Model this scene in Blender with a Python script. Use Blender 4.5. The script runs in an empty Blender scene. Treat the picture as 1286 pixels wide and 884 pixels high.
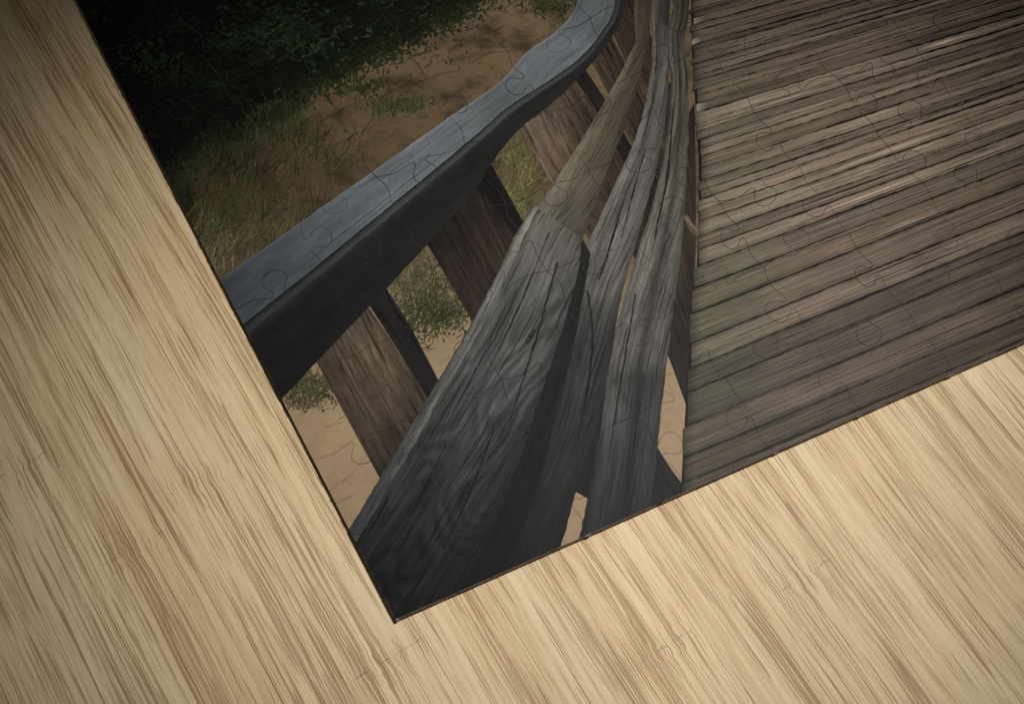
import bpy, bmesh, math, random
from mathutils import Vector, Matrix
random.seed(7)
scene=bpy.context.scene
W,H=1286.0,884.0
F=1574.0; T=math.radians(22.5); D=F*0.0002
CAM=Vector((0,-D*math.sin(T),D*math.cos(T)))
FW=Vector((0,math.sin(T),-math.cos(T))); UP=Vector((0,math.cos(T),math.sin(T))); RT=Vector((1,0,0))
THK=0.0018
def P(x,y,z=THK):
    d=FW+RT*((x-W/2)/F)-UP*((y-H/2)/F)
    k=(z-CAM.z)/d.z
    return CAM+d*k
def s(*c):
    return tuple(((v/255.0)/12.92 if v/255.0<=0.04045 else ((v/255.0+0.055)/1.055)**2.4) for v in c)
# ---------------------------------------------------------------- node helper
class NB:
    def __init__(self,name):
        self.mat=bpy.data.materials.new(name); self.mat.use_nodes=True
        self.t=self.mat.node_tree; self.n=self.t.nodes; self.l=self.t.links
        self.b=self.n['Principled BSDF']; self.out=self.n['Material Output']
    def put(self,sock,v):
        if isinstance(v,bpy.types.NodeSocket): self.l.new(v,sock)
        elif isinstance(v,(tuple,list)) and len(v)==3 and sock.type=='RGBA': sock.default_value=(*v,1)
        else: sock.default_value=v
    def m(self,op,a,b=0.0,c=0.0,clamp=False):
        n=self.n.new('ShaderNodeMath'); n.operation=op; n.use_clamp=clamp
        self.put(n.inputs[0],a); self.put(n.inputs[1],b); self.put(n.inputs[2],c); return n.outputs[0]
    def comb(self,x,y,z=0.0):
        n=self.n.new('ShaderNodeCombineXYZ'); self.put(n.inputs[0],x); self.put(n.inputs[1],y); self.put(n.inputs[2],z); return n.outputs[0]
    def sep(self,v):
        n=self.n.new('ShaderNodeSeparateXYZ'); self.put(n.inputs[0],v); return n.outputs
    def noise(self,v,scale=1.0,detail=4.0,rough=0.6,dist=0.0):
        n=self.n.new('ShaderNodeTexNoise'); self.put(n.inputs['Vector'],v)
        n.inputs['Scale'].default_value=scale; n.inputs['Detail'].default_value=detail
        n.inputs['Roughness'].default_value=rough; n.inputs['Distortion'].default_value=dist
        return n.outputs['Fac']
    def mr(self,v,a,b,c=0.0,d=1.0,smooth=True):
        n=self.n.new('ShaderNodeMapRange'); n.interpolation_type='SMOOTHSTEP' if smooth else 'LINEAR'
        self.put(n.inputs[0],v)
        for i,k in enumerate((a,b,c,d)): self.put(n.inputs[i+1],k)
        return n.outputs[0]
    def mix(self,f,a,b,bl='MIX'):
        n=self.n.new('ShaderNodeMix'); n.data_type='RGBA'; n.blend_type=bl
        self.put(n.inputs[0],f); self.put(n.inputs[6],a); self.put(n.inputs[7],b); return n.outputs[2]
    def scale(self,col,f):
        n=self.n.new('ShaderNodeVectorMath'); n.operation='SCALE'; self.put(n.inputs[0],col); self.put(n.inputs[3],f); return n.outputs[0]
    def white(self,v):
        n=self.n.new('ShaderNodeTexWhiteNoise'); n.noise_dimensions='1D'; self.put(n.inputs['W'],v); return n.outputs['Value']
    def uv(self):
        n=self.n.new('ShaderNodeUVMap'); n.uv_map='UVMap'; return self.sep(n.outputs[0])
    def col(self):
        n=self.n.new('ShaderNodeAttribute'); n.attribute_name='Col'; return n.outputs['Color']
    def fin(self,col,rough=0.5,spec=0.25,bump=None,bs=0.3,bd=0.0002):
        self.put(self.b.inputs['Base Color'],col); self.put(self.b.inputs['Roughness'],rough)
        self.b.inputs['Specular IOR Level'].default_value=spec
        if bump is not None:
            n=self.n.new('ShaderNodeBump'); n.inputs['Strength'].default_value=bs; n.inputs['Distance'].default_value=bd
            self.put(n.inputs['Height'],bump); self.l.new(n.outputs[0],self.b.inputs['Normal'])
        return self.mat

PS=0.05
def wood_mat(name,su=0.012,sv=0.22,con=0.55,crack=0.6,fig=0.0,blotch=0.35,wob=6.0,wf=0.006,figv=.016,figk=120):
    nb=NB(name); u,v,_=nb.uv(); c=nb.col()
    wb=nb.m('MULTIPLY',nb.m('SUBTRACT',nb.noise(nb.comb(nb.m('MULTIPLY',u,wf),nb.m('MULTIPLY',v,0.03)),1,2),0.5),wob)
    v2=nb.m('ADD',v,wb)
    n1=nb.noise(nb.comb(nb.m('MULTIPLY',u,su),nb.m('MULTIPLY',v2,sv)),1,6,0.7)
    n2=nb.noise(nb.comb(nb.m('MULTIPLY',u,su*0.7),nb.m('MULTIPLY',v2,sv*1.7),9.0),1,4,0.6)
    n3=nb.noise(nb.comb(nb.m('MULTIPLY',u,0.012),nb.m('MULTIPLY',v,0.03),4.0),1,4,0.6)
    f=nb.m('ADD',1.0,nb.m('MULTIPLY',nb.m('SUBTRACT',n1,0.5),con*3.6))
    f=nb.m('MULTIPLY',f,nb.m('SUBTRACT',1.0,nb.mr(n2,0.54,0.62,0,crack)))
    f=nb.m('MULTIPLY',f,nb.m('ADD',1.0,nb.m('MULTIPLY',nb.m('SUBTRACT',n3,0.5),blotch*4)))
    if fig>0:
        q=nb.noise(nb.comb(nb.m('MULTIPLY',u,0.0045),nb.m('MULTIPLY',v,figv),2.0),1,1,0.4)
        q2=nb.m('ADD',q,nb.m('MULTIPLY',n1,0.04))
        w=nb.m('SINE',nb.m('MULTIPLY',q2,figk))
        msk=nb.mr(nb.noise(nb.comb(nb.m('MULTIPLY',u,.006),nb.m('MULTIPLY',v,.012),6.),1,2),.4,.6,.15,1)
        f=nb.m('MULTIPLY',f,nb.m('ADD',1.0,nb.m('MULTIPLY',nb.m('MULTIPLY',w,msk),fig)))
    f=nb.m('MAXIMUM',f,0.1)
    sp=nb.noise(nb.comb(nb.m('MULTIPLY',u,0.3),nb.m('MULTIPLY',v,0.6)),1,3,0.7)
    f=nb.m('MULTIPLY',f,nb.m('ADD',0.6,nb.m('MULTIPLY',sp,0.8)))
    return nb.fin(nb.scale(c,f),0.45,PS)

def soft_mat(name,sc=0.02,con=0.5,fine=0.4,tint=None):
    nb=NB(name); u,v,_=nb.uv(); c=nb.col(); q=nb.comb(u,v)
    n1=nb.noise(q,sc,5,0.6); n2=nb.noise(q,sc*12,4,0.7)
    f=nb.m('ADD',1.0,nb.m('MULTIPLY',nb.m('SUBTRACT',n1,0.5),con*3))
    f=nb.m('MULTIPLY',f,nb.m('ADD',1.0,nb.m('MULTIPLY',nb.m('SUBTRACT',n2,0.5),fine*2.5)))
    f=nb.m('MAXIMUM',f,0.1)
    if tint:
        k=nb.mr(nb.noise(nb.comb(u,nb.m('MULTIPLY',v,1.8),7),sc*1.3,5,0.7),0.44,0.7)
        k=nb.m('MULTIPLY',k,nb.mr(v,260,390,.9,0))
        c=nb.mix(k,c,tint)
    return nb.fin(nb.scale(c,f),0.45,PS)

M_RAIL=wood_mat('weathered_rail_print',0.011,0.2,0.8,0.6,0.1,0.4,8)
M_BIG=wood_mat('near_rail_print',0.009,0.17,0.66,0.65,0.32,0.4,16,.006,.013,95)
M_FAR=wood_mat('far_rail_print',0.02,0.3,0.6,0.5,0.0,0.3,6)
M_POST=wood_mat('post_print',0.014,0.16,0.8,0.6,0.1,0.45,10)
M_DECK=wood_mat('deck_plank_print',0.0065,0.36,0.8,0.5,0.0,0.26,3,.003)
M_HAND=wood_mat('handrail_print',0.02,0.14,0.26,0.14,0.0,0.3,6)
M_SAND=soft_mat('sand_print',0.013,0.24,0.16,s(44,38,27))
M_LEAF=soft_mat('leaf_print',0.03,0.6,0.2)

# ---------------------------------------------------------------- puzzle frame
LT=(95,0); CC=(497,778); RB=(1286,430)
def lin(a,b,t): return (a[0]+(b[0]-a[0])*t,a[1]+(b[1]-a[1])*t)
TOPY=-170; RX=1460
LT2=lin(CC,LT,(778-TOPY)/778.0); RB2=lin(CC,RB,(RX-497)/789.0)
wC=P(*CC); wL=P(*LT2); wR=P(*RB2); wTR=P(RX,TOPY)
e1=(wR-wC).normalized(); e2=(wL-wC).normalized()
nLeft=Vector((-e2.y,e2.x,0))
if nLeft.dot(e1)>0: nLeft=-nLeft
nBot=Vector((-e1.y,e1.x,0))
if nBot.dot(e2)>0: nBot=-nBot
root=bpy.data.objects.new('jigsaw_puzzle',None); scene.collection.objects.link(root)
root.location=(wC.x,wC.y,0)
root['label']='assembled jigsaw puzzle printed with a wooden boardwalk, lying on bamboo'
root['category']='puzzle'

def build(name,pieces,mats,label,z):
    bm=bmesh.new(); uvl=bm.loops.layers.uv.new('UVMap'); cl=bm.verts.layers.float_color.new('Col')
    for (vs,fs,uvs,cols,mi,dz) in pieces:
        bv=[]
        for (x,y),c in zip(vs,cols):
            v=bm.verts.new(P(x,y)+Vector((0,0,z+dz))); v[cl]=(c[0],c[1],c[2],1); bv.append(v)
        for f in fs:
            try: fc=bm.faces.new([bv[i] for i in f])
            except ValueError: continue
            fc.material_index=mi
            for lp,i in zip(fc.loops,f): lp[uvl].uv=uvs[i]
    for co,no in ((wC,nLeft),(wC,nBot),(wTR,Vector((1,0,0))),(wTR,Vector((0,1,0)))):
        bmesh.ops.bisect_plane(bm,geom=bm.verts[:]+bm.edges[:]+bm.faces[:],dist=1e-8,plane_co=co,plane_no=no,clear_outer=True)
    for f in bm.faces:
        f.normal_update()
        if f.normal.z<0: f.normal_flip()
    me=bpy.data.meshes.new(name); bm.to_mesh(me); bm.free()
    for m in mats: me.materials.append(m)
    me.transform(Matrix.Translation(-root.location))
    o=bpy.data.objects.new(name,me); scene.collection.objects.link(o)
    o.parent=root
    if label: o['label']=label
    return o

def cr(pts,n):
    P0=[Vector((p[0],p[1])) for p in pts]
    P0=[P0[0]*2-P0[1]]+P0+[P0[-1]*2-P0[-2]]
    out=[]
    for i in range(1,len(P0)-2):
        a,b,c,d=P0[i-1:i+3]
        for k in range(16):
            t=k/16
            out.append(0.5*((2*b)+(c-a)*t+(2*a-5*b+4*c-d)*t*t+(3*b-a-3*c+d)*t**3))
    out.append(P0[-2])
    L=[0]
    for i in range(1,len(out)): L.append(L[-1]+(out[i]-out[i-1]).length)
    res=[];j=0
    for k in range(n):
        tt=L[-1]*k/(n-1)
        while j<len(L)-2 and L[j+1]<tt: j+=1
        f=(tt-L[j])/max(1e-9,L[j+1]-L[j])
        res.append(out[j].lerp(out[j+1],min(1,f)))
    return res,L[-1]
def stops(st,t):
    if t<=st[0][0]: return st[0][1]
    for (a,ca),(b,cb) in zip(st,st[1:]):
        if t<=b:
            k=(t-a)/(b-a); return tuple(ca[i]+(cb[i]-ca[i])*k for i in range(3))
    return st[-1][1]
def ribbon(A,B,st,nv=4,nu=28,vm=(1,1),mi=0,dz=0,uo=None,rag=0.0):
    a,La=cr(A,nu); b,Lb=cr(B,nu); L=(La+Lb)/2
    if uo is None: uo=(random.uniform(0,900),random.uniform(0,900))
    st=[(t,s(*c)) for t,c in st]
    vs=[];uv=[];co=[]
    for i in range(nu):
        w=(a[i]-b[i]).length
        ra=a[i].copy(); rb=b[i].copy()
        if rag:
            d=(b[i]-a[i]).normalized() if w>0 else Vector((0,0))
            ra=ra+d*random.uniform(-rag,rag); rb=rb+d*random.uniform(-rag,rag)
        for j in range(nv+1):
            t=j/nv; p=ra.lerp(rb,t); vs.append((p.x,p.y))
            uv.append((uo[0]+L*i/(nu-1),uo[1]+w*t))
            k=stops([(q/(len(vm)-1),(m,)*3) for q,m in enumerate(vm)],t)[0]
            c=stops(st,i/(nu-1)); co.append(tuple(x*k for x in c))
    fs=[]
    for i in range(nu-1):
        for j in range(nv):
            q=i*(nv+1)+j; fs.append((q,q+1,q+nv+2,q+nv+1))
    return (vs,fs,uv,co,mi,dz)
def poly(pts,cols,ang=0,mi=0,dz=0):
    if len(cols)==3 and not isinstance(cols[0],(tuple,list)): cols=[cols]*len(pts)
    ca,sa=math.cos(math.radians(ang)),math.sin(math.radians(ang))
    uv=[(x*ca+y*sa,-x*sa+y*ca) for x,y in pts]
    return (list(pts),[tuple(range(len(pts)))],uv,[s(*c) for c in cols],mi,dz)
LZ=0.000012
# ---------------------------------------------------------------- cardboard body
def side_mat():
    nb=NB('cardboard_edge'); g=nb.n.new('ShaderNodeTexCoord').outputs['Object']
    x,y,z=nb.sep(g)
    n=nb.noise(g,900,4,0.7)
    c=nb.mix(nb.mr(n,0.3,0.7),s(104,84,72),s(164,140,120))
    c=nb.mix(nb.mr(z,0.0012,0.0014),c,nb.mix(nb.mr(nb.noise(g,200,3,.7),.4,.54),s(80,72,72),s(235,230,234)))
    return nb.fin(c,0.8,0.1,n,0.5)
def chip_glint_mat():
    nb=NB('chipped_paper_and_glint'); g=nb.n.new('ShaderNodeTexCoord').outputs['Object']
    return nb.fin(nb.mix(nb.noise(g,1500),s(70,64,76),s(176,170,186)),0.6,0.2)
bm=bmesh.new()
loop=[wC,wR,wTR,wL]
top=[bm.verts.new((p.x,p.y,THK)) for p in loop]; bot=[bm.verts.new((p.x,p.y,0.00005)) for p in loop]
bm.faces.new(top); bm.faces.new(bot[::-1])
for i in range(4): bm.faces.new((top[i],bot[i],bot[(i+1)%4],top[(i+1)%4]))
bmesh.ops.recalc_face_normals(bm,faces=bm.faces)
me=bpy.data.meshes.new('cardboard_backing')
def chip_or_glint(p,d,n,w,dep,inn=.0001):
    zi=THK+LZ*39; zo=THK-dep*.7
    a0=p-d*w/2-n*inn; a1=p+d*w/2-n*inn; b0=p-d*w*.35+n*dep; b1=p+d*w*.3+n*dep
    f=bm.faces.new([bm.verts.new((a0.x,a0.y,zi)),bm.verts.new((a1.x,a1.y,zi)),bm.verts.new((b1.x,b1.y,zo)),bm.verts.new((b0.x,b0.y,zo))]); f.material_index=1
PU=0.0247; PV=0.0222
for i in (2,4,5,6,7):
    chip_or_glint(wC+e1*(PU*i+random.uniform(-.0015,.0015)),e1,nBot,random.uniform(.0014,.0028),random.uniform(.0002,.0003),random.uniform(.0001,.00022))
for i in range(90):
    chip_or_glint(wC+e1*random.uniform(0.001,0.2),e1,nBot,random.uniform(.0006,.007),random.uniform(.00005,.0001),.00002)  # thin pale slivers imitating a bright glint along the bottom edge
for i in range(40):
    chip_or_glint(wC+e2*random.uniform(0.001,0.2),e2,nLeft,random.uniform(.0006,.006),random.uniform(.00003,.00006),.00001)
chip_or_glint(wC+e1*0.0004,e1,nBot,.001,.0003); chip_or_glint(wC+e2*0.003,e2,nLeft,.006,.00015)
bm.to_mesh(me); bm.free(); me.materials.append(side_mat()); me.materials.append(chip_glint_mat())
me.transform(Matrix.Translation(-root.location))
o=bpy.data.objects.new('cardboard_backing',me); scene.collection.objects.link(o); o.parent=root
o['label']='thin grey cardboard layer with chipped cut edges and painted glints'

# ---------------------------------------------------------------- sand
def gridpiece(x0,y0,x1,y1,nx,ny,fn):
    vs=[];uv=[];co=[];fs=[]
    for j in range(ny+1):
        for i in range(nx+1):
            x=x0+(x1-x0)*i/nx; y=y0+(y1-y0)*j/ny
            vs.append((x,y)); uv.append((x,y)); co.append(fn(x,y))
    for j in range(ny):
        for i in range(nx):
            q=j*(nx+1)+i; fs.append((q,q+1,q+nx+2,q+nx+1))
    return (vs,fs,uv,co,0,0)
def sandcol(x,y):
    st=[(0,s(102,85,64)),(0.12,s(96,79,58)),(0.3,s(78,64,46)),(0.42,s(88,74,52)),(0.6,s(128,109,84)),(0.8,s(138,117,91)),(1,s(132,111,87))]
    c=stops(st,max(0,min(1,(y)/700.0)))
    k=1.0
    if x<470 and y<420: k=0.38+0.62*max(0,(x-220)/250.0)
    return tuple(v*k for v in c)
def blade(x,y,L,ang,w,c,bend=0.3):
    n=4; a=ang; px,py=x,y; cs=[(px,py)]
    for i in range(n):
        a+=bend/n; px+=math.cos(a)*L/n; py-=math.sin(a)*L/n; cs.append((px,py))
    l=[];r=[]
    dx,dy=abs(math.sin(ang)),abs(math.cos(ang))
    for i,(qx,qy) in enumerate(cs):
        ww=w*(1-i/n)*0.5+0.15
        l.append((qx-ww*dx,qy-ww*dy)); r.append((qx+ww*dx,qy+ww*dy))
    m=len(l); vs=l+r; fs=[(i,i+1,m+i+1,m+i) for i in range(n)]
    lc=s(*c)
    return (vs,fs,vs,[lc]*len(vs),0,random.uniform(0,LZ*0.9))
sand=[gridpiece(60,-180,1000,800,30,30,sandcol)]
for _ in range(40):
    x=random.uniform(370,560); y=random.uniform(430,640); k=random.uniform(.88,1.0)
    a,b,c,d,e,f=blade(x,y,random.uniform(25,70),random.uniform(.35,.75),random.uniform(.6,1.6),(120*k,101*k,77*k),random.uniform(-.4,.4))
    sand.append((a,b,c,d,e,LZ*.5+f*.3))
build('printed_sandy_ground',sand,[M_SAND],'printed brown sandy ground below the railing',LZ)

def leaf(x,y,L,w,ang,c):
    ca,sa=math.cos(ang),math.sin(ang)
    pts=[(-L/2,0),(-L*.15,w/2),(L*.2,w*.42),(L/2,0),(L*.2,-w*.42),(-L*.15,-w/2)]
    vs=[(x+a*ca-b*sa,y+a*sa+b*ca) for a,b in pts]; lc=s(*c)
    return (vs,[tuple(range(6))],vs,[lc]*6,0,random.uniform(0,LZ*0.9))
fb=[(40,-180),(700,-180),(640,-60),(590,-4),(560,14),(522,30),(490,50),(450,66),(425,86),(385,103),(358,128),(325,142),(295,165),(258,172),(232,198),(205,222),(100,100)]
def infol(x,y):
    ins=False;n=len(fb);j=n-1
    for i in range(n):
        xi,yi=fb[i];xj,yj=fb[j]
        if ((yi>y)!=(yj>y)) and (x<(xj-xi)*(y-yi)/(yj-yi)+xi): ins=not ins
        j=i
    return ins
pc=[]
edge=fb[2:16]+[(150,262)]
pc.append(ribbon([(700,-190),(500,-190),(300,-190),(60,-190)],[(x-4,y-3) for x,y in edge],[(0,(17,20,14)),(.5,(14,16,12)),(1,(8,9,8))],nv=14,nu=170,rag=3.5,vm=(1,1)))
for (p,q) in zip(edge,edge[1:]):
    L=math.hypot(q[0]-p[0],q[1]-p[1])
    for _ in range(int(L*10)):
        x,y=lin(p,q,random.random()); o=abs(random.gauss(0,14))-4; x+=o*.45+random.uniform(-4,4); y+=o*.9+random.uniform(-5,5)
        k=random.uniform(.5,1.2)+max(0,o)*.03
        pc.append(leaf(x,y,random.uniform(3,8),random.uniform(2,4),random.uniform(0,6.28),(22*k+4,25*k+4,15*k+3)))
cl=[(random.uniform(60,640),random.uniform(-160,230),random.uniform(14,40),random.random()) for _ in range(110)]
n=0
while n<6500:
    cx,cy,cr_,br=random.choice(cl)
    x=random.gauss(cx,cr_); y=random.gauss(cy,cr_*0.5)
    if not (infol(x,y) or infol(x-6,y-10)): continue
    n+=1
    k=(0.25+0.8*br*br)*random.uniform(0.7,1.2)*(0.65+0.6*max(0,min(1,(x-100)/420)))
    if y>110: k*=0.5
    if y<60 : k*=1.2
    pc.append(leaf(x,y,random.uniform(4,11),random.uniform(2.4,5.5),random.uniform(-.9,.9)+random.choice((0,3.14)),(25*k+6,34*k+7,20*k+6)))
build('printed_shrub_foliage',pc,[M_LEAF],'printed dense dark green shrubs beside the sand',LZ*3)['kind']='stuff'
pc=[]
def tuft(cx,cy,rx,ry,n,L,c,w=1.2,lean=0.0,lv=0.3):
    n=int(n*1.3)
    for _ in range(n):
        k=random.uniform(0.6,1.05)
        x=random.gauss(cx,rx/2); y=random.gauss(cy,ry/2)
        c2=(c[0],c[1]*.98,c[2]*1.0)
        pc.append(blade(x,y,random.uniform(0.5,1.3)*L,math.pi/2+lean+random.uniform(-1.0,1.0),w*random.uniform(.6,1.5),tuple(v*k for v in c2),random.uniform(-.9,.9)))
        if random.random()<lv: pc.append(leaf(x+random.uniform(-6,6),y-random.uniform(0,L*.5),random.uniform(3,7),random.uniform(1.6,3.2),random.uniform(0,6.28),tuple(v*k for v in c2)))
tuft(365,178,60,36,110,26,(54,60,35),1.4); tuft(345,150,36,20,50,26,(46,53,30),1.4)
tuft(492,138,42,12,110,14,(64,72,41),lv=.9); tuft(450,112,32,10,70,12,(50,60,33),lv=.9)
tuft(415,205,60,22,45,28,(76,74,46),1.3); tuft(290,270,70,50,170,44,(60,60,36),1.4)
tuft(255,320,46,40,180,40,(98,93,67),w=1.3); tuft(330,300,60,30,120,38,(78,75,47),w=1.3)
tuft(380,250,70,30,45,28,(68,64,42)); tuft(300,215,60,20,70,26,(38,43,25))
tuft(230,260,22,30,80,30,(32,36,22)); tuft(545,75,50,12,24,7,(66,66,43))
tuft(528,372,62,54,400,18,(72,74,45),lv=.8); tuft(545,400,50,26,240,15,(52,58,32),lv=.9); tuft(505,340,40,20,140,16,(92,87,62),lv=.6)
tuft(655,215,40,50,160,26,(98,96,61),lv=.5); tuft(650,262,34,22,110,18,(84,89,48),lv=.9)
tuft(385,492,34,22,200,16,(72,72,46),lv=.8); tuft(372,508,30,10,60,12,(86,80,58))
tuft(695,8,40,18,120,14,(60,64,40),lv=.9); tuft(735,45,14,20,40,12,(60,60,38)); tuft(640,10,40,10,30,8,(68,64,44))
tuft(765,310,10,20,20,12,(74,74,44))
for _ in range(150):
    x=random.uniform(330,700); y=random.uniform(5,200) if random.random()<.7 else random.uniform(200,330)
    k=random.uniform(.85,1.1)
    pc.append(blade(x,y,random.uniform(4,16),random.choice((0.35,3.4))+random.uniform(-.4,.4),random.uniform(.6,1.6),(68*k,56*k,41*k),random.uniform(-.5,.5)))
build('printed_grass',pc,[M_LEAF],'printed tufts of thin green and straw-coloured grass',LZ*5)['kind']='stuff'

# ---------------------------------------------------------------- posts (printed)
def post(pieces,label,z=8): build('printed_railing_post',pieces,[M_POST],label,LZ*z)
post([ribbon([(385,430),(425,505),(478,602)],[(452,370),(500,440),(560,525)],[(0,(60,52,44)),(.35,(84,71,57)),(.7,(66,56,46)),(1,(44,38,33))],nv=6,vm=(.55,.9,1.15,.75)),
      ribbon([(452,365),(495,432),(540,505)],[(478,352),(515,410),(552,480)],[(0,(24,23,23)),(1,(27,25,25))],dz=LZ*.5)],'brown weathered post with a dark shaded side')
post([ribbon([(530,296),(562,350),(597,410)],[(614,205),(636,245),(662,290)],[(0,(24,20,19)),(.5,(36,29,25)),(1,(42,34,29))],nv=6,vm=(.9,1.2,.8)),
      ribbon([(596,225),(622,262),(648,300)],[(616,206),(638,244),(662,288)],[(0,(16,15,15)),(1,(24,21,20))],dz=LZ*.5)],'dark brown square railing post')
post([ribbon([(650,150),(690,225),(770,345)],[(690,122),(735,195),(800,300)],[(0,(96,83,70)),(.3,(82,69,57)),(.6,(64,53,44)),(1,(46,38,32))],nv=5,vm=(1.1,1,.6))],'grey-brown weathered railing post')
post([ribbon([(690,124),(735,200),(800,330)],[(728,86),(770,160),(840,290)],[(0,(70,58,48)),(.4,(54,43,36)),(1,(38,31,27))],nv=5,vm=(1.1,.9,.8)),
      ribbon([(718,94),(755,150),(800,240)],[(730,80),(766,136),(812,220)],[(0,(30,27,26)),(1,(22,20,20))],dz=LZ*.5)],'dark red-brown railing post',9)
post([ribbon([(738,68),(775,140),(830,260)],[(762,36),(795,100),(850,230)],[(0,(60,49,42)),(.5,(48,39,32)),(1,(36,30,26))],nv=4,vm=(1.2,.7))],'narrow brown railing post',10)
post([ribbon([(765,30),(800,110),(852,220)],[(785,-40),(815,40),(868,170)],[(0,(48,39,34)),(.5,(54,43,35)),(1,(36,29,25))],nv=4,vm=(1.2,.7))],'far dark brown railing post',11)
post([ribbon([(806,250),(818,380),(848,470),(866,520)],[(872,130),(874,260),(872,380),(868,480)],[(0,(38,29,24)),(.35,(46,36,29)),(.7,(34,27,24)),(1,(26,23,22))],nv=6,vm=(.7,1.2,.8))],'dark brown support below the deck edge',12)
post([ribbon([(800,600),(814,640),(830,660)],[(822,556),(842,588),(868,622)],[(0,(22,21,22)),(1,(18,18,19))],nv=3)],'near black lower support in shade',12)
post([ribbon([(722,440),(716,540),(714,612)],[(772,430),(764,520),(742,628)],[(0,(28,24,23)),(1,(16,15,15))],nv=3)],'near black support in shade between rails',9)
build('printed_brace',[poly([(858,272),(863,270),(879,294),(878,300),(867,292)],(84,71,58),50)],[M_POST],'pale end of a printed timber brace',LZ*13)

# ---------------------------------------------------------------- handrail (printed)
outer=[(238,378),(278,350),(348,301),(420,250),(500,194),(560,151),(612,116),(638,94),(660,68),(695,43),(717,20),(728,-10),(738,-90),(742,-180)]
seam =[(262,446),(306,408),(380,349),(450,292),(510,243),(560,202),(604,165),(640,134),(690,102),(728,74),(755,42),(772,8),(776,-70),(780,-180)]
inner=[(272,462),(312,420),(388,358),(458,299),(518,249),(567,208),(610,171),(645,140),(693,107),(732,79),(759,46),(777,10),(781,-70),(785,-180)]
bott =[(310,542),(356,498),(412,440),(480,368),(545,299),(592,246),(620,202),(650,165),(694,130),(733,92),(764,54),(784,12),(787,-70),(791,-180)]
top=[(0,(48,51,53)),(.12,(62,66,69)),(.3,(82,87,90)),(.45,(95,99,102)),(.58,(84,88,90)),(.7,(93,97,100)),(.85,(78,82,84)),(1,(60,63,65))]
hr=[ribbon(outer,seam,top,nv=14,nu=110,vm=(1.5,1.0,1.0,1.04,1.08,1.04,1.0,.95,.97,1.0,.95,1.0,1.0,1.0),uo=(0,0),rag=.4),
    ribbon(seam,inner,[(0,(34,36,37)),(.5,(50,52,53)),(1,(42,44,45))],nv=3,nu=110,dz=LZ*.3,vm=(.1,1.5,1.4),uo=(0,60),rag=.3),
    ribbon(inner,bott,[(0,(20,20,20)),(.3,(25,25,25)),(.55,(28,28,27)),(.8,(34,34,33)),(1,(32,32,32))],nv=8,nu=110,dz=LZ*.6,vm=(2.0,1.0,1.0,1.0,1.0,1.0,1.0,1.0),uo=(0,100),rag=.6)]
A,_=cr(outer,60);B,_=cr(seam,60)
for o,a,b,w in ((.55,2,9,.4),(.8,4,30,.6),(.3,20,38,.3),(.9,16,24,.4)):
    l=[A[i].lerp(B[i],o+random.uniform(-.012,.012)) for i in range(a,b)]
    hr.append(ribbon([(p.x,p.y-w) for p in l],[(p.x,p.y+w) for p in l],[(0,(66,69,71)),(.5,(40,42,44)),(1,(70,73,75))],nv=1,nu=40,dz=LZ*.5,rag=.3))
build('printed_handrail',hr,[M_HAND],'printed curving grey handrail with dark side face',LZ*16)

# ---------------------------------------------------------------- rail boards
def crack(pts,w,c0,c1,mi=0,dz=LZ*.9):
    return ribbon([(x-w*.5,y-w*.3) for x,y in pts],[(x+w*.5,y+w*.3) for x,y in pts],[(0,c0),(.5,c1),(1,c0)],nv=1,nu=40,dz=dz,rag=.6,mi=mi)
far1=[ribbon([(660,280),(690,240),(722,190),(762,124),(800,52)],[(722,330),(742,272),(762,216),(790,146),(813,60)],[(0,(72,69,63)),(.3,(80,74,62)),(.7,(72,66,54)),(1,(62,55,46))],nv=8,nu=30,vm=(1.5,1.5,.95,.9,.85,.6),mi=1,rag=.6),
      ribbon([(798,56),(796,0),(796,-180)],[(813,60),(818,0),(816,-180)],[(0,(68,60,49)),(1,(52,47,40))],nv=3,vm=(1.2,.7),mi=1,dz=LZ*.2)]
E1=[(731,300),(725,345),(704,420),(676,505),(648,590),(606,690),(552,810)]
near1=[ribbon([(671,260),(655,288),(602,396),(542,498),(480,602),(436,674),(370,788)],E1,
        [(0,(84,81,75)),(.04,(88,86,82)),(.18,(76,75,73)),(.35,(64,64,63)),(.52,(50,50,50)),(.68,(34,35,36)),(.82,(22,23,24)),(1,(13,14,15))],nv=16,nu=90,vm=(1.3,1.1,.95,.95,1.1,1.0,.8,.5),dz=LZ*.5,rag=.8,mi=0),
       ribbon([(671,259),(651,289),(598,397),(538,499),(476,603),(432,675)],[(677,262),(662,290),(610,402),(551,506),(490,610),(448,680)],
        [(0,(98,96,90)),(.5,(80,80,78)),(1,(46,47,48))],nv=3,nu=80,dz=LZ*.8,vm=(.8,1.25,1.2),rag=.8,mi=2),
       ribbon(E1,[(742,320),(736,352),(722,426),(702,508),(680,596),(642,700),(594,810)],[(0,(24,23,23)),(1,(10,10,10))],nv=2,nu=70,dz=-LZ*2.6,rag=.7,mi=2)]
def knot(x,y,rx,ry,rot,c,n=4,mi=0):
    out=[]
    for k in range(n):
        r=1-k/n; q=[]
        for i in range(18):
            a=i*math.tau/18; px=rx*r*math.cos(a)*random.uniform(.9,1.1); py=ry*r*math.sin(a)*random.uniform(.9,1.1)
            q.append((x+px*math.cos(rot)-py*math.sin(rot),y+px*math.sin(rot)+py*math.cos(rot)))
        kk=(.95,.7,.85,.5)[k%4]
        out.append(poly(q,tuple(v*kk for v in c),math.degrees(rot),mi,LZ*(.9+.2*k)))
    return out
near1+=knot(666,424,4,12,.55,(46,45,44),mi=2)
D0=(40,39,38);D1=(12,12,12)
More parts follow.
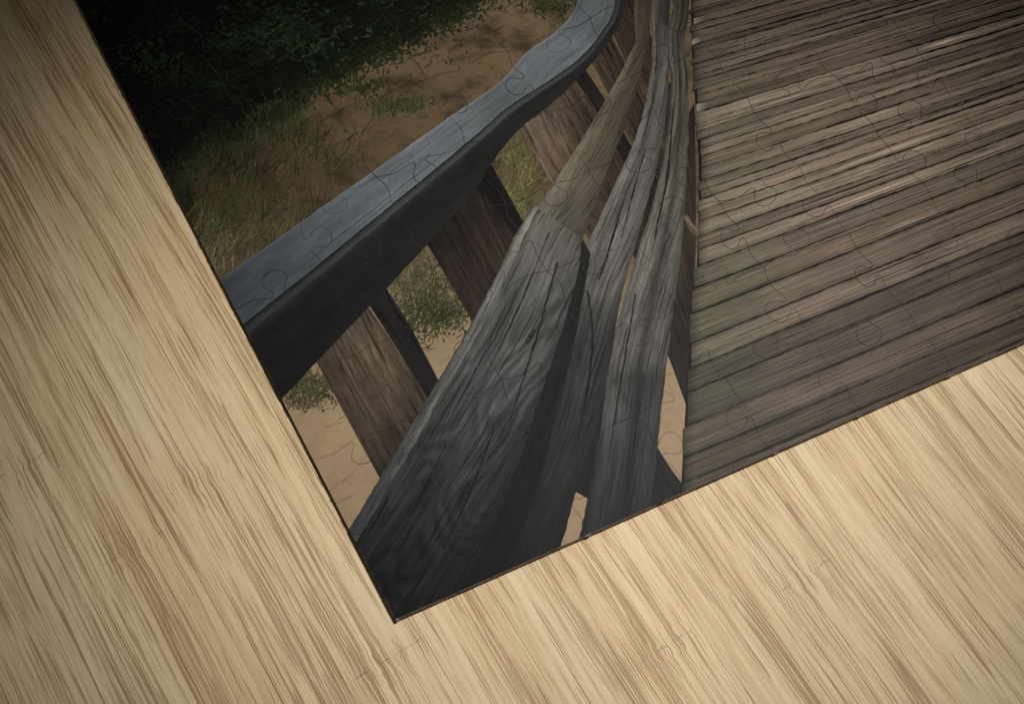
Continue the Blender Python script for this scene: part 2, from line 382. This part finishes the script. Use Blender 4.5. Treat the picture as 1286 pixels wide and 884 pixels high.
near1+=[crack([(690,292),(650,390),(596,500)],2,(60,59,57),D1,2),crack([(640,380),(590,480),(548,560)],1.6,(56,55,54),D1,2),crack([(700,330),(672,430),(640,530)],2.2,D0,D1,2),
        crack([(560,560),(520,640),(486,700)],1.6,(28,28,29),(9,9,9),2),crack([(620,540),(590,620),(556,690)],1.8,(24,24,25),(8,8,8),2)]
build('printed_rail_board',far1+near1,[M_BIG,M_FAR,M_RAIL],'printed topmost weathered grey rail board of the fence',LZ*27)
L2=[(824,-180),(820,40),(816,100),(800,168),(776,224),(746,290),(724,338),(708,380),(690,440),(668,510),(636,600),(594,700),(540,820)]
R2=[(846,-180),(841,30),(839,110),(831,180),(814,250),(792,330),(781,372),(774,408),(766,456),(750,530),(727,606),(704,688),(664,820)]
mid=[ribbon(L2,R2,[(0,(60,57,52)),(.2,(66,63,59)),(.33,(78,76,72)),(.46,(86,84,80)),(.54,(80,78,75)),(.57,(56,55,53)),(.6,(44,43,42)),(.7,(38,38,37)),(.8,(26,26,26)),(.9,(16,16,17)),(1,(11,11,12))],nv=12,nu=130,vm=(.9,1.1,.75,.85,1.1,1.15,.9,.6),rag=.7),
     ribbon([(744,300),(776,228),(800,170),(816,104),(820,0)],[(752,306),(783,234),(806,176),(821,106),(824,0)],[(0,(96,94,90)),(1,(70,67,62))],nv=2,nu=40,dz=LZ*.4,rag=1.0),
     crack([(738,366),(744,430),(732,520),(706,610)],3.0,(34,33,32),(9,9,9)),
     crack([(784,250),(766,310),(752,352)],2.2,(50,48,46),D1),crack([(810,190),(796,240),(780,300)],1.6,(50,48,46),D1),crack([(714,372),(726,364),(740,368)],2.4,(38,37,36),(14,14,14))]
build('printed_rail_board',mid,[M_RAIL],'printed middle weathered grey rail board with long cracks',LZ*22.5)
L3=[(850,-180),(846,0),(838,50),(842,100),(839,160),(826,232),(804,308),(780,386),(764,456),(755,530),(742,608),(728,672),(700,780)]
R3=[(872,-180),(866,0),(860,55),(865,130),(862,220),(855,320),(844,402),(834,484),(829,530),(822,600),(818,640),(812,700),(800,790)]
low=[ribbon(L3,R3,[(0,(56,52,47)),(.2,(62,58,52)),(.4,(74,71,65)),(.55,(80,78,73)),(.65,(74,72,69)),(.675,(54,53,51)),(.72,(54,53,52)),(.82,(38,38,38)),(.9,(24,24,25)),(1,(16,16,17))],nv=14,nu=130,vm=(1.0,1.3,1.15,1.0,.4,.9,.95,.6),rag=.8),
     crack([(798,370),(788,430),(776,500),(764,580)],2.0,(40,39,38),D1),crack([(846,130),(838,220),(822,300)],2.2,(44,41,38),D1),crack([(808,470),(796,560),(784,640)],1.8,(30,30,30),(9,9,9))]
low+=knot(826,214,3,10,.2,(48,45,42))
build('printed_rail_board',low,[M_RAIL],'printed lowest weathered grey rail board of the fence',LZ*20)

# ---------------------------------------------------------------- deck
def interp(tab,x):
    if x<=tab[0][0]: return tab[0][1]
    for (a,p),(b,q) in zip(tab,tab[1:]):
        if x<=b: return p+(q-p)*(x-a)/(b-a)
    return tab[-1][1]
XL=[(-180,876),(0,868),(60,869),(120,873),(200,878),(300,878),(360,872),(420,868),(500,862),(605,856),(700,850)]
SL=[(-150,-.22),(0,-.265),(150,-.305),(285,-.35),(415,-.4),(605,-.425),(900,-.43)]
ys=[]
y=960
while y>-90:
    ys.append(y)
    h=interp([(-60,6),(50,8),(150,11),(250,15),(330,19),(420,29),(520,37),(700,42)],y)*random.uniform(.7,1.25)
    y-=h
deck=[poly([(866,-180),(1500,-400),(1500,700),(840,960),(853,640),(856,607),(862,500),(868,420),(878,300),(878,200),(873,120),(869,60)],(14,12,10))]
CY=[(-60,(72,63,54)),(60,(88,77,66)),(180,(103,91,79)),(300,(110,98,85)),(400,(98,86,75)),(480,(85,75,66)),(560,(75,67,59)),(650,(64,57,50)),(950,(50,43,38))]
for ya,yb in zip(ys,ys[1:]):
    gap=interp([(0,.4),(250,.9),(400,1.8),(600,2.4)],ya)*random.choice((.6,.8,1,1,1.4,1.8))
    a0=ya-gap/2; b0=yb+gap/2
    xl=interp(XL,(a0+b0)/2)+random.uniform(-2.5,3)
    A=[];B=[]
    sa=interp(SL,ya)+random.uniform(-.002,.002); sb=interp(SL,yb)
    for k in range(7):
        x=xl+(1500-xl)*k/6
        A.append((x,a0+(x-870)*sa+random.uniform(-.8,.8))); B.append((x,b0+(x-870)*sb+random.uniform(-.8,.8)))
    c=stops(CY,(ya+yb)/2)
    k=random.choice((.84,.9,.96,1,1.04,1.08,1.18)) if ya<420 else random.uniform(.88,1.12)
    tn=random.uniform(-.5,2)
    c=(c[0]*k+tn,c[1]*k,c[2]*k-tn)
    moss=(c[0]*.95,c[1]*.98,c[2]*.96); dk=(c[0]*.6,c[1]*.62,c[2]*.6)
    if 20<(ya+yb)/2<140 and random.random()<.2: dk=(118,113,104)
    if 350<(ya+yb)/2<540: moss=(c[0]*.9,c[1]*.97,c[2]*.92)
    deck.append(ribbon(A,B,[(0,dk),(.02,moss),(.1,moss),(.2,c),(.6,tuple(v*1.02 for v in c)),(1,tuple(v*.84 for v in c))],nv=6,nu=90,vm=(.6,.97,random.uniform(.9,1.12),random.uniform(.95,1.15),random.uniform(.9,1.1),1.0,.75),dz=LZ*.5,rag=.6))
    def line(x0,L,f,w,cc,dz):
        def pt(x,o): return (x,(a0+(x-870)*sa)*(1-f)+(b0+(x-870)*sb)*f+o)
        n=6; up=[pt(x0+L*i/n,-w*math.sin(math.pi*i/n)) for i in range(n+1)]; dn=[pt(x0+L*i/n,w*.2*math.sin(math.pi*i/n)) for i in range(n+1)]
        deck.append(ribbon(up,dn,[(0,c),(.5,cc),(1,c)],nv=1,nu=20,dz=dz,rag=.2))
    if 40<ya<430:
        for _ in range(random.choice((0,1,2,3))):
            q=random.uniform(1.1,1.38); line(random.uniform(xl,1250),random.uniform(60,330),random.uniform(.15,.8),random.uniform(.6,3),(c[0]*q+4,c[1]*q+6,c[2]*q+9),LZ*.8)
    for _ in range(1 if ya<300 else 7):
        line(random.uniform(xl,1250),random.uniform(50,300),random.uniform(.08,.92),random.uniform(.4,1.4),tuple(v*.4 for v in c),LZ*.7)
build('printed_boardwalk_deck',deck,[M_DECK],'printed grey-brown boardwalk planks running crosswise',LZ*30)

# ---------------------------------------------------------------- seams
def seam_mat(name,c,lo,hi):
    nb=NB(name); g=nb.n.new('ShaderNodeTexCoord').outputs['Object']
    nb.put(nb.b.inputs['Base Color'],c); nb.b.inputs['Roughness'].default_value=.6
    nb.b.inputs['Specular IOR Level'].default_value=.1
    nb.put(nb.b.inputs['Alpha'],nb.mr(nb.noise(g,40,2,.5),0.4,0.62,lo,hi))
    return nb.mat
tmpl=[(0,0),(.1,.02),(.22,.03),(.34,.005),(.415,-.01),(.44,.03),(.40,.09),(.365,.16),(.40,.24),(.5,.275),(.6,.24),(.635,.16),(.60,.09),(.56,.03),(.585,-.01),(.66,.005),(.78,.03),(.9,.02),(1,0)]
NI=11;NJ=13
nodes={}
for i in range(NI+1):
    for j in range(NJ+1):
        ju=0 if i==0 else random.uniform(-.035,.035); jv=0 if j==0 else random.uniform(-.035,.035)
        nodes[i,j]=wC+e1*PU*(i+ju)+e2*PV*(j+jv)
bm=bmesh.new()
def inside(p): return (p-wC).dot(nLeft)<-1e-5 and (p-wC).dot(nBot)<-1e-5 and p.x<wTR.x and p.y<wTR.y
def seamline(p,q):
    d=q-p; n=Vector((-d.y,d.x,0)); sg=random.choice((-1,1)); sc=random.uniform(.9,1.05); sh=random.uniform(-.04,.04); sw=random.uniform(-.03,.03)
    pts=[((a+sh*math.sin(math.pi*a)),b*sg*sc+sw*math.sin(2*math.pi*a)) for a,b in tmpl]
    c,_=cr(pts,90)
    W3=[p+d*v.x+n*v.y for v in c]
    for (off,wd,zz,mi) in ((0,.00016,LZ*36,0),(.00015,.00013,LZ*35,1)):  # second strip paints a pale highlight along one side of the cut
        prev=None
        for k,v in enumerate(W3):
            t=(W3[min(k+1,89)]-W3[max(k-1,0)]).normalized(); m=Vector((-t.y,t.x,0))
            o=Vector((0,0,zz))+Vector((-.6,-.8,0))*off
            if not inside(v): prev=None; continue
            a=bm.verts.new(v+m*wd/2+o); b=bm.verts.new(v-m*wd/2+o)
            if prev:
                f=bm.faces.new((prev[0],prev[1],b,a)); f.material_index=mi
            prev=(a,b)
for i in range(NI+1):
    for j in range(NJ+1):
        if i<NI and j>0: seamline(nodes[i,j],nodes[i+1,j])
        if j<NJ and i>0: seamline(nodes[i,j],nodes[i,j+1])
for f in bm.faces:
    f.normal_update()
    if f.normal.z<0: f.normal_flip()
me=bpy.data.meshes.new('piece_seam'); bm.to_mesh(me); bm.free()
me.materials.append(seam_mat('seam_dark',s(8,7,7),.3,.72)); me.materials.append(seam_mat('seam_painted_highlight',s(120,120,120),0.05,.2))
me.transform(Matrix.Translation(-root.location))
o=bpy.data.objects.new('piece_seam',me); scene.collection.objects.link(o); o.parent=root; o['label']='thin die-cut lines with painted highlights between interlocking puzzle pieces'

# ---------------------------------------------------------------- bamboo table
g0=P(643,442,0); g1=P(643+67.2,542,0); gd=(g1-g0); ga=math.atan2(gd.y,gd.x)
def bamboo():
    nb=NB('bamboo_board'); g=nb.n.new('ShaderNodeTexCoord').outputs['Object']
    x,y,z=nb.sep(g)
    x=nb.m('MULTIPLY',x,5000); y=nb.m('MULTIPLY',y,5000)
    X=lambda k: nb.m('MULTIPLY',x,k)
    SW=92.0
    yy=nb.m('ADD',y,nb.m('MULTIPLY',nb.m('SUBTRACT',nb.noise(nb.comb(X(.0015),nb.m('MULTIPLY',y,.004)),1,1),.5),10))
    sid=nb.m('FLOOR',nb.m('DIVIDE',yy,SW)); r=nb.white(sid); r2=nb.white(nb.m('ADD',sid,37.3))
    per=1200.0
    xs=nb.m('ADD',x,nb.m('MULTIPLY',r,per))
    fx=nb.m('SUBTRACT',nb.m('MODULO',nb.m('ADD',xs,per*50),per),per/2)
    fxa=nb.m('ABSOLUTE',nb.m('ADD',fx,nb.m('MULTIPLY',nb.m('SUBTRACT',nb.noise(nb.comb(nb.m('MULTIPLY',y,.05),r,0.0),1,3),.5),14)))
    fr=nb.m('FRACT',nb.m('DIVIDE',yy,SW))
    mid=nb.m('SUBTRACT',1.0,nb.m('ABSOLUTE',nb.m('SUBTRACT',nb.m('MULTIPLY',fr,2),1)))
    near=nb.m('MULTIPLY',nb.mr(fxa,0,50,1,0),nb.mr(mid,0,.5))
    wig=nb.m('ADD',nb.m('MULTIPLY',nb.m('SUBTRACT',nb.noise(nb.comb(X(.003),nb.m('MULTIPLY',y,.012)),1,2,.5),.5),10),
        nb.m('MULTIPLY',nb.m('SUBTRACT',nb.noise(nb.comb(X(.035),nb.m('MULTIPLY',y,.06)),1,2,.5),.5),nb.m('MULTIPLY',near,13)))
    v=nb.m('ADD',y,wig); v=nb.m('ADD',v,nb.m('MULTIPLY',r2,500))
    V=lambda k: nb.m('MULTIPLY',v,k)
    n_fine=nb.noise(nb.comb(X(.01),V(.9),r),1,4,.7)
    n_mid=nb.noise(nb.comb(X(.0016),V(.14),r),1,4,.6)
    n_str=nb.noise(nb.comb(X(.0062),V(.55),nb.m('ADD',r,5)),1,1,.4)
    n_st2=nb.noise(nb.comb(X(.011),V(.9),nb.m('ADD',r,15)),1,1,.4)
    patch=nb.noise(nb.comb(X(.0024),V(.03),11.0),1,3,.6)
    broad=nb.noise(nb.comb(X(.0007),nb.m('MULTIPLY',y,.009),3.0),1,2,.5)
    th=nb.mr(patch,.34,.66,.70,.51,False)
    th=nb.m('SUBTRACT',th,nb.m('MULTIPLY',near,.04))
    d=nb.mr(n_str,th,nb.m('ADD',th,.03))
    d2=nb.m('MULTIPLY',nb.mr(n_st2,nb.m('ADD',th,-.02),nb.m('ADD',th,.03)),.8)
    dn=nb.m('MULTIPLY',nb.m('MAXIMUM',d,d2),nb.mr(n_fine,.3,.6,.7,1))
    base=nb.mix(nb.mr(n_mid,.34,.66),s(186,161,121),s(204,182,144))
    base=nb.mix(nb.m('MULTIPLY',nb.mr(broad,.35,.65),.4),base,s(213,194,160))
    base=nb.mix(nb.m('MULTIPLY',nb.mr(n_fine,.5,.72),.5),base,s(150,120,79))
    base=nb.mix(nb.m('MULTIPLY',dn,.76),base,s(122,88,48))
    k=nb.m('ADD',.91,nb.m('MULTIPLY',r2,.11))
    ln=nb.m('MULTIPLY',nb.mr(fxa,0,1.8,1,0),nb.mr(nb.noise(nb.comb(nb.m('MULTIPLY',y,.05),r),1,2),.5,.62,0,.35))
    k=nb.m('MULTIPLY',k,nb.m('SUBTRACT',1,ln))
    sp=nb.noise(nb.comb(X(.35),nb.m('MULTIPLY',y,.9)),1,4,.75)
    k=nb.m('MULTIPLY',k,nb.m('ADD',.75,nb.m('MULTIPLY',sp,.48)))
    col=nb.scale(base,k)
    return nb.fin(col,.55,.2,nb.m('ADD',nb.m('MULTIPLY',n_fine,.5),nb.m('MULTIPLY',dn,-.6)),.3,.00012)
bm=bmesh.new(); bmesh.ops.create_cube(bm,size=1)
for v in bm.verts: v.co=Vector((v.co.x*1.4,v.co.y*1.0,v.co.z*.02-.01))
bmesh.ops.bevel(bm,geom=bm.edges[:],offset=.002,segments=2,affect='EDGES')
me=bpy.data.meshes.new('table_surface'); bm.to_mesh(me); bm.free(); me.materials.append(bamboo())
tb=bpy.data.objects.new('table_surface',me); scene.collection.objects.link(tb)
tb.rotation_euler=(0,0,ga); tb['kind']='structure'; tb['label']='pale golden bamboo board with brown fibre streaks'; tb['category']='table'

# ---------------------------------------------------------------- light
w=bpy.data.worlds.new('World'); scene.world=w; w.use_nodes=True
w.node_tree.nodes['Background'].inputs[0].default_value=(1,1,1,1); w.node_tree.nodes['Background'].inputs[1].default_value=.05
def spot(loc,aim,e,ang,rad,col):
    l=bpy.data.lights.new('lamp','SPOT'); l.energy=e; l.spot_size=math.radians(ang); l.spot_blend=1; l.shadow_soft_size=rad; l.color=col
    o=bpy.data.objects.new('lamp',l); scene.collection.objects.link(o); o.location=loc
    o.rotation_euler=(Vector(aim)-Vector(loc)).to_track_quat('-Z','Y').to_euler(); return o
spot((.2,.12,.7),tuple(P(750,460,0)),29,28.5,.05,(1,.982,.955))

cam=bpy.data.cameras.new('Camera'); co=bpy.data.objects.new('Camera',cam); scene.collection.objects.link(co)
co.location=CAM; co.rotation_euler=(T,0,0); cam.lens=36*F/W; cam.sensor_width=36; cam.clip_start=.01; cam.clip_end=50
scene.camera=co
scene.view_settings.view_transform='Standard'; scene.view_settings.look='None'; scene.view_settings.exposure=0
